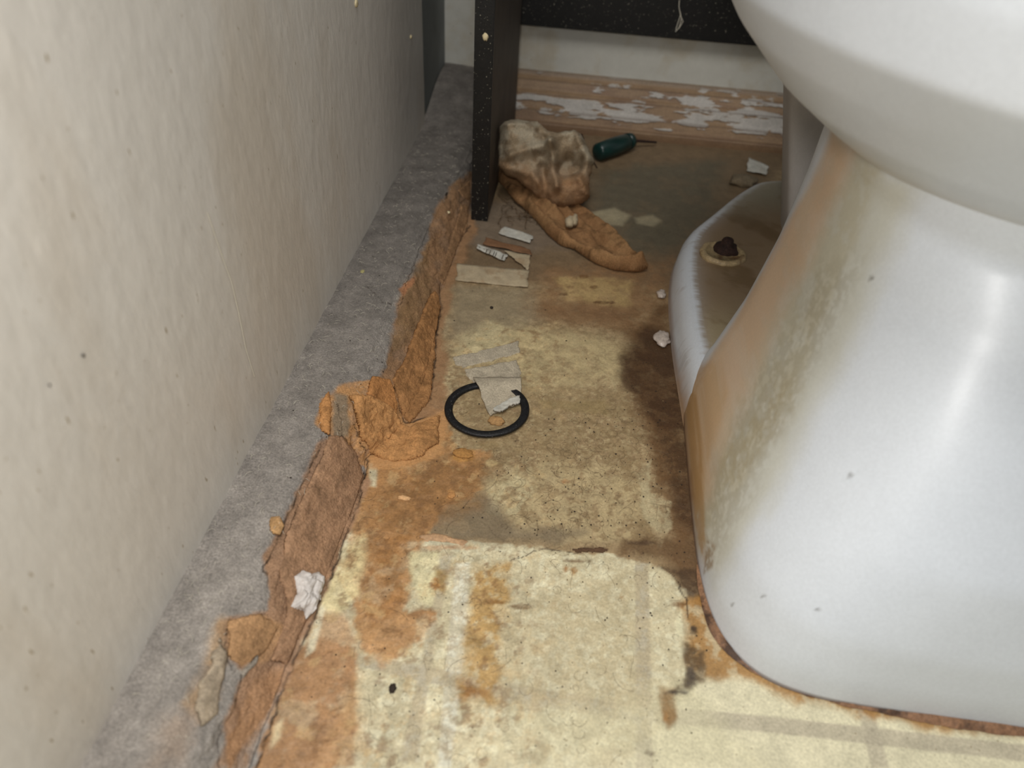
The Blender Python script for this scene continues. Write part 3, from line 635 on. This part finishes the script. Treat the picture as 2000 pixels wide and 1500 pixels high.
# sealant bead round the base
sb = []
front = [(1340, 850), (1352, 930), (1360, 1000), (1366, 1060), (1369, 1130), (1383, 1203), (1398, 1235), (1420, 1263), (1448, 1287), (1480, 1306), (1520, 1325), (1560, 1341), (1630, 1360), (1700, 1376), (1780, 1392), (1850, 1406), (1930, 1416), (2010, 1424)]
FP = np.array([at_z(*q)[:2] for q in front])
dd = np.r_[0, np.cumsum(np.hypot(*np.diff(FP, axis=0).T))]; u_ = np.linspace(0, dd[-1], 320)
fx = smooth(np.interp(u_, dd, FP[:, 0])); fy = smooth(np.interp(u_, dd, FP[:, 1]))
tx, ty = np.gradient(fx), np.gradient(fy); L_ = np.hypot(tx, ty); nx, ny = ty/L_, -tx/L_
if nx[20] > 0: nx, ny = -nx, -ny
wd = np.interp(u_/dd[-1], [0, .25, .4, .55, 1], [.0012, .0016, .003, .0042, .0050])*(1+.25*fbm(u_, u_*0, .012, 4, 600))
ang = np.linspace(0, math.pi, 9)
P = np.zeros((320, 9, 3))
for j, a_ in enumerate(ang):
    off = -.009+wd*.5*(1-np.cos(a_))*1.0+.009*(j/8)
    zz_ = wd*.55*np.sin(a_)*(1+.3*fbm(u_, u_*0+j, .006, 3, 610))
    P[:, j, 0] = fx+nx*off; P[:, j, 1] = fy+ny*off; P[:, j, 2] = zz_+.0002
bd = link('sealant_bead', np_grid_mesh('sealant_bead', P), M_caulk, toilet); bd['label'] = 'brown grimy sealant bead around the base'

# ---------------------------------------------------------------- crumpled cloth against the black board
def pillow(name, org, eu, ev, poly_px, depth, m, parent, folds, colf, res=.0011, seed=0, edge=.02, back=.6, wob=.002, ridge=.006):
    """closed soft relief about the plane (org, eu, ev); poly traced on that plane"""
    org, eu, ev = map(lambda a: np.array(a, float), (org, eu, ev)); n = np.cross(eu, ev); n /= np.linalg.norm(n)
    def uv(q):
        d = ray(*q); o = np.array([0, 0, H]); t = ((org-o)@n)/(d@n); r = o+d*t-org; return np.array([r@eu, r@ev])
    PP = np.array([uv(q) for q in poly_px]); lo = PP.min(0)-.004; hi = PP.max(0)+.004
    U, V = np.meshgrid(np.arange(lo[0], hi[0], res), np.arange(lo[1], hi[1], res))
    d = sdpoly(U, V, PP)+wob*fbm(U, V, .01, 4, seed)
    base = np.sqrt(np.clip(1-(1-np.clip(d/edge, 0, 1))**2, 0, 1))
    h = depth*base; fd = 0
    for pl, w_, amp in folds:
        f = np.exp(-(sdline(U, V, [uv(q) for q in pl])/w_)**2); fd = fd+amp*1.5*f
    rg = 1-np.abs(fbm(U, V, .04, 2, seed+20))*2.2; rg2 = 1-np.abs(fbm(U*1.5, V, .012, 3, seed+30))*2
    h = h+base*(fd+ridge*(rg-.5)+ridge*.35*(rg2-.5)+.0010*fbm(U, V, .004, 3, seed+40))
    h = np.maximum(h, .0008)
    sgn = 1 if n@(-FW) > 0 else -1
    F3 = org+U[..., None]*eu+V[..., None]*ev+(sgn*h)[..., None]*n
    B3 = org+U[..., None]*eu+V[..., None]*ev-(sgn*h*back)[..., None]*n
    F3[..., 2] = np.maximum(F3[..., 2], .0006); B3[..., 2] = np.maximum(B3[..., 2], .0003)
    ok = d > 0; ce = ok[:-1, :-1] & ok[1:, :-1] & ok[:-1, 1:] & ok[1:, 1:]
    used = np.zeros(U.shape, bool); used[:-1, :-1] |= ce; used[1:, :-1] |= ce; used[:-1, 1:] |= ce; used[1:, 1:] |= ce
    k = np.nonzero(used.ravel())[0]; idx = -np.ones(U.size, int); idx[k] = np.arange(len(k)); idx = idx.reshape(U.shape); N = len(k)
    Vv = np.concatenate([F3.reshape(-1, 3)[k], B3.reshape(-1, 3)[k]]); F = []; E = {}
    for i, j in zip(*np.nonzero(ce)):
        q = (int(idx[i, j]), int(idx[i, j+1]), int(idx[i+1, j+1]), int(idx[i+1, j])); F.append(q)
        for a, b in zip(q, q[1:]+q[:1]):
            if (b, a) in E: del E[(b, a)]
            else: E[(a, b)] = 1
    F2 = [tuple(c+N for c in reversed(f)) for f in F]; W = [(b, a, a+N, b+N) for a, b in E]
    fl_ = F+F2+W
    if sgn < 0: fl_ = [tuple(reversed(f)) for f in fl_]
    me = mesh(name, Vv, fl_)
    c = colf(U, V, h, fd).reshape(-1, 3)[k]; setcol(me, np.concatenate([c, c]))
    return link(name, me, m, parent)
g0 = at_z(1080, 402, .004)
cloth = empty('crumpled_cloth', (g0[0], g0[1], 0), 'crumpled dirty beige-brown cloth with pointed tail beside black board', 'cloth')
def ccol(base, dark, warm):
    def f(U, V, h, fd):
        n = fbm(U, V, .02, 5, 700, .6); c = np.empty(U.shape+(3,)); c[:] = lin(base)
        m_ = sstep(-.1, .35, n); c = c+(lin(warm)-c)*(m_*.7)[..., None]
        n2_ = sstep(.1, .45, fbm(U, V, .009, 4, 720)); c = c+(lin(dark)-c)*(n2_*.55)[..., None]
        return c
    return f
def wadcol(U, V, h, fd):
    c = ccol((166, 154, 132), (112, 92, 68), (148, 126, 98))(U, V, h, fd)
    v0 = (V-V.min())/(V.max()-V.min()); k = sstep(.62, .25, v0+.12*fbm(U, V, .02, 3, 730)-.6*(U-U.mean())*0)
    return c+(lin((148, 110, 76))-c)*(k*.8)[..., None]
tau = math.radians(58); ev_ = (0, math.cos(tau), math.sin(tau))
pillow('folded_wad', at_z(1080, 402, .010), (1, 0, 0), ev_,
       [(986, 238), (1010, 233), (1050, 240), (1072, 256), (1090, 262), (1120, 254), (1134, 262), (1150, 290), (1163, 318), (1152, 345), (1152, 385), (1138, 398), (1122, 402), (1100, 408), (1070, 400), (1040, 378), (1010, 352), (985, 342), (974, 325), (974, 280), (978, 250)],
       .022, M_rag, cloth,
       [([(990, 250), (1030, 250), (1070, 268), (1076, 290)], .005, .007), ([(1078, 300), (1084, 330), (1088, 370)], .005, .010), ([(1076, 285), (1095, 266), (1125, 262), (1140, 300)], .006, .010),
        ([(1110, 318), (1095, 335), (1130, 330)], .008, -.018), ([(1000, 310), (1040, 300), (1076, 290)], .006, .008), ([(1060, 330), (1068, 395)], .005, -.008), ([(1150, 310), (1130, 350), (1148, 385)], .006, .008),
        ([(985, 335), (1040, 345), (1070, 380)], .005, .005), ([(1000, 270), (1040, 280)], .010, .006), ([(1055, 262), (1068, 280)], .004, -.007)],
       wadcol, seed=40, edge=.022, back=1.0, ridge=.0028)
pillow('pointed_tail', at_z(1130, 450, .0055), (1, 0, 0), (0, 1, 0),
       [(964, 338), (985, 350), (1020, 356), (1060, 378), (1100, 392), (1135, 408), (1165, 430), (1200, 456), (1228, 488), (1250, 510), (1268, 522), (1240, 527), (1200, 523), (1160, 508), (1120, 482), (1095, 474), (1070, 455), (1045, 425), (1030, 410), (1005, 392), (985, 365)],
       .005, M_rag, cloth,
       [([(1030, 405), (1055, 432), (1095, 470), (1150, 500), (1200, 518), (1248, 520)], .006, .0050), ([(1130, 410), (1180, 440), (1225, 486), (1250, 518)], .005, .0040), ([(1150, 440), (1175, 480), (1220, 505)], .006, -.004),
        ([(970, 345), (1020, 365), (1080, 400)], .006, .008), ([(1000, 375), (1050, 400), (1090, 430)], .006, .006), ([(1090, 400), (1130, 440), (1180, 470)], .004, .003)],
       ccol((142, 106, 72), (86, 64, 42), (158, 122, 84)), seed=44, edge=.009, back=.6, ridge=.003, wob=.001)
for q0, q1, r0 in (((1112, 422), (1113, 445), .0052), ((1120, 424), (1124, 436), .004)):
    a, b = at_z(*q0, .018), at_z(*q1, .014); blob('twisted_knot', (a+b)/2, (r0, .010, .006), M_paper, cloth, 5, rough=.25)
curve('stray_stick', [[at_z(1136, 262, .062), at_z(1150, 300, .036), at_z(1166, 328, .012)]], .0009, M_bolt, cloth)
# hair clump by the tail
paths = []
for k in range(16):
    a0 = at_z(1000+R_.uniform(-4, 30), 400+R_.uniform(-12, 30)); ang_ = R_.uniform(0, 6.3); pt = []; x, y = a0[0], a0[1]
    for i in range(16):
        pt.append((x, y, .001+.003*abs(math.sin(i*.7+k)))); ang_ += R_.uniform(-.6, .9); x += .0022*math.cos(ang_); y += .0030*math.sin(ang_)
    paths.append(pt)
tag(curve('hair_clump', paths, .00035, M_hair), 'small dark tangle of hair on floor under the cloth', 'hair', kind='stuff')

# ---------------------------------------------------------------- dark green plastic tube
a, b = at_z(1166, 298, .013), at_z(1234, 274, .012); t_ = empty('plastic_tube', (*((a+b)/2)[:2], 0), 'dark green plastic tube lying behind the crumpled cloth', 'tube')
def rod(name, a, b, prof, m, parent, n=20):
    a, b = np.array(a), np.array(b); d = (b-a); L = np.linalg.norm(d); d /= L; u = np.cross(d, [0, 0, 1]); u /= np.linalg.norm(u); v = np.cross(u, d)
    t = np.linspace(0, 2*math.pi, n, endpoint=False); P = np.zeros((len(prof), n, 3))
    for i, (s, r) in enumerate(prof):
        P[i] = a+d*L*s+np.outer(np.cos(t)*r, u)+np.outer(np.sin(t)*r, v)
    return link(name, np_grid_mesh(name, P, wrap=True), m, parent)
rod('tube_body', a, b, [(0, .0001), (0, .0075), (.04, .0115), (.5, .0125), (.8, .0115), (.88, .010), (.9, .0001)], M_teal, t_)
rod('cap', a+(b-a)*.86, b, [(0, .0001), (0, .0115), (.8, .0105), (1, .007), (1, .0001)], M_teal, t_)
rod('stem', b, at_z(1282, 278, .006), [(0, .0022), (1, .0014), (1, .0001)], M_bolt, t_)

# ---------------------------------------------------------------- papers
def sheet(name, poly_px, m, label, cat, z0=.0009, th=.0007, wave=.0012, seed=0, group=None, parent=None, lift=None, nu=26, nv=10):
    """four traced corners (far-left, far-right, near-right, near-left) -> thin curled strip"""
    C4 = [at_z(*q, z0) for q in poly_px]; u, v = np.meshgrid(np.linspace(0, 1, nu), np.linspace(0, 1, nv))
    P = ((1-u)*(1-v))[..., None]*C4[0]+(u*(1-v))[..., None]*C4[1]+(u*v)[..., None]*C4[2]+((1-u)*v)[..., None]*C4[3]
    rag = fbm(u*.05+seed, v*.05, .009, 3, seed)*.0022; P[..., 0] += rag; P[..., 1] += fbm(u*.05, v*.05+seed, .010, 3, seed+2)*.0012
    P[..., 2] = z0+wave*(1+fbm(P[..., 0], P[..., 1], .011, 3, seed+4))
    if lift is not None: P[..., 2] += lift(u, v)
    top = P.copy(); bot = P.copy(); bot[..., 2] -= th
    ring_ = lambda G: np.concatenate([G[0, :], G[1:, -1], G[-1, -2::-1], G[-2:0:-1, 0]])
    n, m_ = u.shape; idx = np.arange(n*m_).reshape(n, m_); V = np.concatenate([top.reshape(-1, 3), bot.reshape(-1, 3)]); F = []
    for i in range(n-1):
        for j in range(m_-1):
            q = (idx[i, j], idx[i+1, j], idx[i+1, j+1], idx[i, j+1]); F.append(tuple(map(int, q))); F.append(tuple(int(c+n*m_) for c in reversed(q)))
    bi = ring_(idx[..., None])[:, 0]
    for a, b in zip(bi, np.roll(bi, -1)): F.append((int(a), int(b), int(b+n*m_), int(a+n*m_)))
    o = link(name, mesh(name, V, F), m, parent)
    return tag(o, label, cat, group) if label else o
sheet('paper_strip', [(893, 517), (1032, 529), (1030, 562), (890, 549)], M_paper, 'long yellowed paper strip stuck flat on floor, nearest the ledge crack', 'paper', seed=1)
sheet('paper_strip', [(985, 443), (1042, 463), (1033, 476), (974, 457)], M_paperw, 'short pale grey paper strip farthest back, near the black board foot', 'paper', seed=2)
ps = sheet('paper_strip', [(934, 479), (992, 499), (984, 510), (930, 486)], M_paperw, 'narrow bluish-white paper sliver with dark ticks, left of folded scrap', 'paper', seed=3, z0=.0015)
mk = []
for f_ in (.30, .42, .55, .62, .85):
    a = at_z(934+58*f_, 480+20*f_, .0046); b = at_z(932+56*f_, 487+22*f_, .0046); mk.append([a, b])
curve('printed_mark', mk, .0003, M_grit, ps)
sheet('paper_strip', [(984, 490), (1037, 500), (1031, 529), (1012, 512)], M_paper, 'bent cream paper scrap with folded corner, between two paler strips', 'paper', seed=4, z0=.0016)
sheet('paper_strip', [(950, 466), (1034, 488), (1036, 500), (944, 478)], M_straw, 'brown rippled paper strip behind the bluish-white sliver', 'paper', seed=5, wave=.0016)
sheet('paper_strip', [(1462, 309), (1502, 326), (1497, 342), (1457, 334)], M_paperw, 'small white paper tab by the back skirting beside the toilet', 'paper', seed=6, z0=.002)
tag(slab('paper_strip', [(884, 698), (930, 688), (1012, 667), (1018, 690), (960, 706), (905, 718), (890, 712)], .0012, M_paperg, wob=.0022, seed=7, edge=.0015), 'pale grey pulpy paper strip on floor, farther of two behind the ring', 'paper')
tag(slab('paper_strip', [(905, 722), (960, 712), (1008, 704), (1018, 725), (1017, 748), (925, 750), (912, 740)], .0016, M_paperg, wob=.0022, seed=8, edge=.003, rough=.8), 'pale rippled paper layer just behind the scrap covering the ring', 'paper')

# ring
rc = at_z(951, 803, 0)
ro, ri, hh = .0348, .0282, .0032
t = np.linspace(0, 2*math.pi, 160, endpoint=False)
prof = [(ri, .0004), (ri-.0002, .0015), (ri+.0005, hh-.0004), (ri+.0014, hh), (ro-.0012, hh), (ro-.0002, hh-.0006), (ro, .0015), (ro-.0004, .0004), (ri, .0004)]
P = np.zeros((len(prof), 160, 3))
for i, (r, z) in enumerate(prof):
    k = 1+.012*np.sin(2*t+.6)+.008*fbm(np.cos(t), np.sin(t), .5, 3, 800)
    P[i, :, 0] = rc[0]+r*k*np.cos(t)*1.0; P[i, :, 1] = rc[1]+r*k*np.sin(t)*.98; P[i, :, 2] = .0006+z+.0009*(1+np.sin(t+2))
tag(link('rubber_ring', np_grid_mesh('rubber_ring', P, wrap=True), M_rubber), 'black rubber sealing ring lying on the stained floor', 'ring')
# torn scrap over the ring
sheet('torn_scrap', [(925, 742), (1018, 742), (1016, 790), (957, 812)], M_paperg, 'torn greyish pulp scrap with white edge draped over rubber ring', 'paper', seed=9, z0=.0008, th=.0011, wave=.0008,
      lift=lambda u, v: .0052*np.exp(-((v-.25)/.28)**2)+.0030*np.exp(-((v-.8)/.3)**2)*u)
fe = slab('frayed_edge', [(960, 806), (975, 795), (1000, 785), (1014, 780), (1015, 795), (1000, 800), (985, 811), (968, 813)], .0016, M_paperw, bpy.data.objects['torn_scrap'], wob=.002, seed=10, base=.0042, rough=.8, edge=.001)
fe['label'] = 'white frayed edge'

# ---------------------------------------------------------------- lumps, chips
def tag_slab(name, poly, th, m, label, cat, **k):
    o = slab(name, poly, th, m, **k); return tag(o, label, cat)
base_lump = tag_slab('white_lump', [(570, 1128), (586, 1116), (600, 1122), (616, 1118), (628, 1132), (624, 1158), (614, 1172), (606, 1200), (592, 1212), (588, 1196), (574, 1192), (562, 1188), (574, 1160)], .0055, M_lump,
         'crumpled white plaster lump stuck on the brown ledge face', 'plaster lump', cell=.0006, wob=.001, rough=.9, seed=14, base=.0015, edge=.004)
slab('loose_flap', [(618, 1158), (630, 1166), (628, 1178), (618, 1172)], .003, M_lump, base_lump, cell=.0006, wob=.0006, seed=15, base=.002)
slab('fold', [(576, 1140), (592, 1128), (606, 1140), (590, 1170), (580, 1196), (572, 1190), (584, 1160)], .0022, M_lump, base_lump, cell=.0006, wob=.0008, seed=16, base=.0062, rough=.8)
slab('fold', [(600, 1134), (618, 1140), (604, 1196), (596, 1204), (598, 1170)], .0026, M_lump, base_lump, cell=.0006, wob=.0008, seed=17, base=.0058, rough=.8)
def lump(name, px, r, m, label, cat, z=None, seed=0, group=None):
    s, y = T(*px); x, z0 = unroll(np.array([s]), np.array([y])); c = (float(x[0]), y, float(z0[0])+r[2]*.6)
    return tag(blob(name, c, r, m, None, seed, 12), label, cat, group)
lump('plaster_crumb', (790, 974), (.0048, .0022, .0014), mat('pale_crumb', (212, 168, 120), .9), 'flat pale peach plaster crumb on the orange stain', 'crumb', seed=1)
lump('plaster_crumb', (968, 824), (.0070, .0048, .0022), mat('tan_crumb', (176, 136, 88), .85, bump=.8), 'tan plaster crumb lying inside the rubber ring', 'crumb', seed=2)
lump('black_crumb', (767, 1346), (.0022, .0030, .0016), M_grit, 'black crumb on cream vinyl at the near left', 'crumb', seed=3)
lump('sealant_crumb', (1293, 664), (.0075, .0120, .0030), M_clear, 'milky sealant blob against the toilet foot in dark grime', 'sealant blob', seed=4)
lump('sealant_crumb', (1291, 577), (.0045, .0075, .0030), M_clear, 'smaller shiny sealant blob beside toilet foot, farther back', 'sealant blob', seed=5)
lump('black_crumb', (960, 602), (.0016, .0020, .0012), M_grit, 'dark crumb on the grey patch of floor before the paper strip', 'crumb', seed=6)
lump('grimy_clod', (1450, 358), (.0170, .0140, .0070), mat('grimy_clod', (120, 106, 84), .9, bump=1, bdist=.002), 'grimy clod behind the toilet foot near back skirting', 'clod', seed=7)
lump('pale_chip', (876, 416), (.0020, .0024, .0012), M_chip, 'small pale chip on the brown ledge face near black board', 'chip', seed=8)
lump('tan_crumb', (905, 886), (.0085, .0050, .0016), mat('ochre_crumb', (176, 128, 70), .9, bump=.8), 'ochre plaster crust nearest the rubber ring front', 'crumb', seed=9)
lump('tan_crumb', (882, 968), (.0026, .0034, .0010), mat('ochre_crumb_b', (190, 138, 84), .9, bump=.8), 'small square ochre crumb beside the pale peach crumb', 'crumb', seed=10)
lump('yellow_chip', (708, 531), (.0020, .0030, .0008), mat('yellow_chip', (186, 176, 120), .9), 'yellowish chip on the grey ledge top', 'chip', seed=11)
# ripple ridge where the grime film ends
tag_slab('peeled_film', [(810, 1046), (850, 1040), (890, 1050), (918, 1058), (905, 1068), (870, 1060), (830, 1058)], .0012, mat('peeled_film_mat', (188, 150, 112), .7, bump=.7), 'thin curled tan film edge on floor where cream vinyl begins', 'film', wob=.0012, seed=21)
tag_slab('dark_crust', [(1114, 1073), (1132, 1069), (1155, 1070), (1172, 1069), (1190, 1075), (1176, 1080), (1150, 1077), (1128, 1079)], .0008, mat('rust_crust', (88, 64, 44), .9, bump=.8), 'thin dark brown crust line at edge of the cream vinyl', 'crust', wob=.0022, seed=22)
# chips on the wall and black marks
for q, r, lb in (((696, 6), .003, 'cream chip high on the left wall, at the top edge'), ((803, 72), .0022, 'cream chip on the left wall beside black board')):
    d = ray(*q); tt = (-.2035-0)/d[0]; c = np.array([0, 0, H])+d*tt; tag(blob('paint_chip', c, (.0012, r*1.4, r), M_chip, None, 9), lb, 'chip')
for q, lb in (((163, 694), 'larger black dot on the left wall'), ((97, 752), 'smaller black dot on the left wall below the larger')):
    d = ray(*q); tt = -.2033/d[0]; c = np.array([0, 0, H])+d*tt; r = .0009 if q[0] == 163 else .0006
    tag(blob('dark_speck', c, (.0004, r, r), M_grit, None, 9, n=6), lb, 'speck')
dz = []
for q in ((405, 415), (430, 490), (452, 550), (466, 610), (480, 680), (497, 735)):
    d = ray(*q); dz.append(np.array([0, 0, H])+d*(-.2030/d[0]))
sc_ = curve('scratch', [dz], .00025, M_lint, wl)
lump('dark_fly', (872, 380), (.0012, .0040, .0009), M_grit, 'thin black scrap on the ledge beside the black board', 'crumb', seed=12)

# ---------------------------------------------------------------- uncountable: hairs, grit, lint
def squiggle(px, py, L, seed, wild=.35, lift=.0006):
    r = random.Random(seed); s, y = T(px, py); ang_ = r.uniform(0, 6.3); dr = r.uniform(-wild, wild); pt = []; n = 12
    for i in range(n):
        x, z = unroll(np.array([s]), np.array([y])); pt.append((float(x[0])+lift*.5, y, float(z[0])+lift+.0003*r.random()))
        ang_ += dr+r.uniform(-.15, .15); s += L/n*math.cos(ang_); y += L/n*math.sin(ang_)
        if s > .11 and y > .28: break
    return pt if len(pt) > 3 else None
paths = []
for k in range(300):
    px = R_.uniform(690, 1370); py = R_.uniform(640, 1500)
    if R_.random() < .55: px, py = R_.gauss(1110, 90), R_.gauss(950, 80)
    if px < 1370-(py-1150)*0 or py > 1320:
        q = squiggle(px, py, R_.uniform(.006, .022), k, .5)
        if q: paths.append(q)
for ln in ([(808, 480), (0, 0)],): pass
tag(curve('floor_hairs', paths, .00007, M_hair), 'fine dark hairs strewn over the floor', 'hair', kind='stuff')
paths = []
for k in range(420):
    y_ = R_.uniform(.14, .95); s0 = R_.uniform(XA-ZA+.003, xb(y_)-ZB+.004); L = R_.uniform(.0015, .006); a_ = R_.uniform(0, 6.3)
    pt = []
    for i in range(5):
        s1 = s0+L*i/4*math.cos(a_+.15*i); y1 = y_+L*i/4*math.sin(a_+.15*i); x, z = unroll(np.array([s1]), np.array([y1])); pt.append((float(x[0]), y1, float(z[0])+.0012+.0006*math.sin(i)))
    paths.append(pt)
tag(curve('ledge_lint', paths, .00010, M_lint), 'pale lint fibres in the dust on the ledge', 'lint', kind='stuff')
V, F = [], []
def grit(c, r):
    b = len(V); o = [(1, 0, 0), (-1, 0, 0), (0, 1, 0), (0, -1, 0), (0, 0, 1), (0, 0, -1)]
    for q in o: V.append(tuple(c[i]+q[i]*r*R_.uniform(.6, 1.4)*(.6 if i == 2 else 1) for i in range(3)))
    for f in ((0, 2, 4), (2, 1, 4), (1, 3, 4), (3, 0, 4), (2, 0, 5), (1, 2, 5), (3, 1, 5), (0, 3, 5)): F.append(tuple(b+i for i in f))
for k in range(900):
    px, py = R_.uniform(560, 1380), R_.uniform(420, 1500)
    if R_.random() < .35: px, py = R_.gauss(1130, 120), R_.gauss(960, 110)
    if R_.random() < .12: px, py = R_.gauss(1290, 30), R_.uniform(640, 1100)
    s, y = T(px, py)
    if s > .108 and y > .27: continue
    if y > .62: continue
    x, z = unroll(np.array([s]), np.array([y])); grit((float(x[0]), y, float(z[0])+.0004), R_.choice([.00025, .0003, .0004, .0004, .0006, .0008])*(.6+.8*y))
o = link('floor_grit', mesh('floor_grit', V, F), M_grit, smooth=False); tag(o, 'dark grit scattered over the floor', 'grit', kind='stuff')
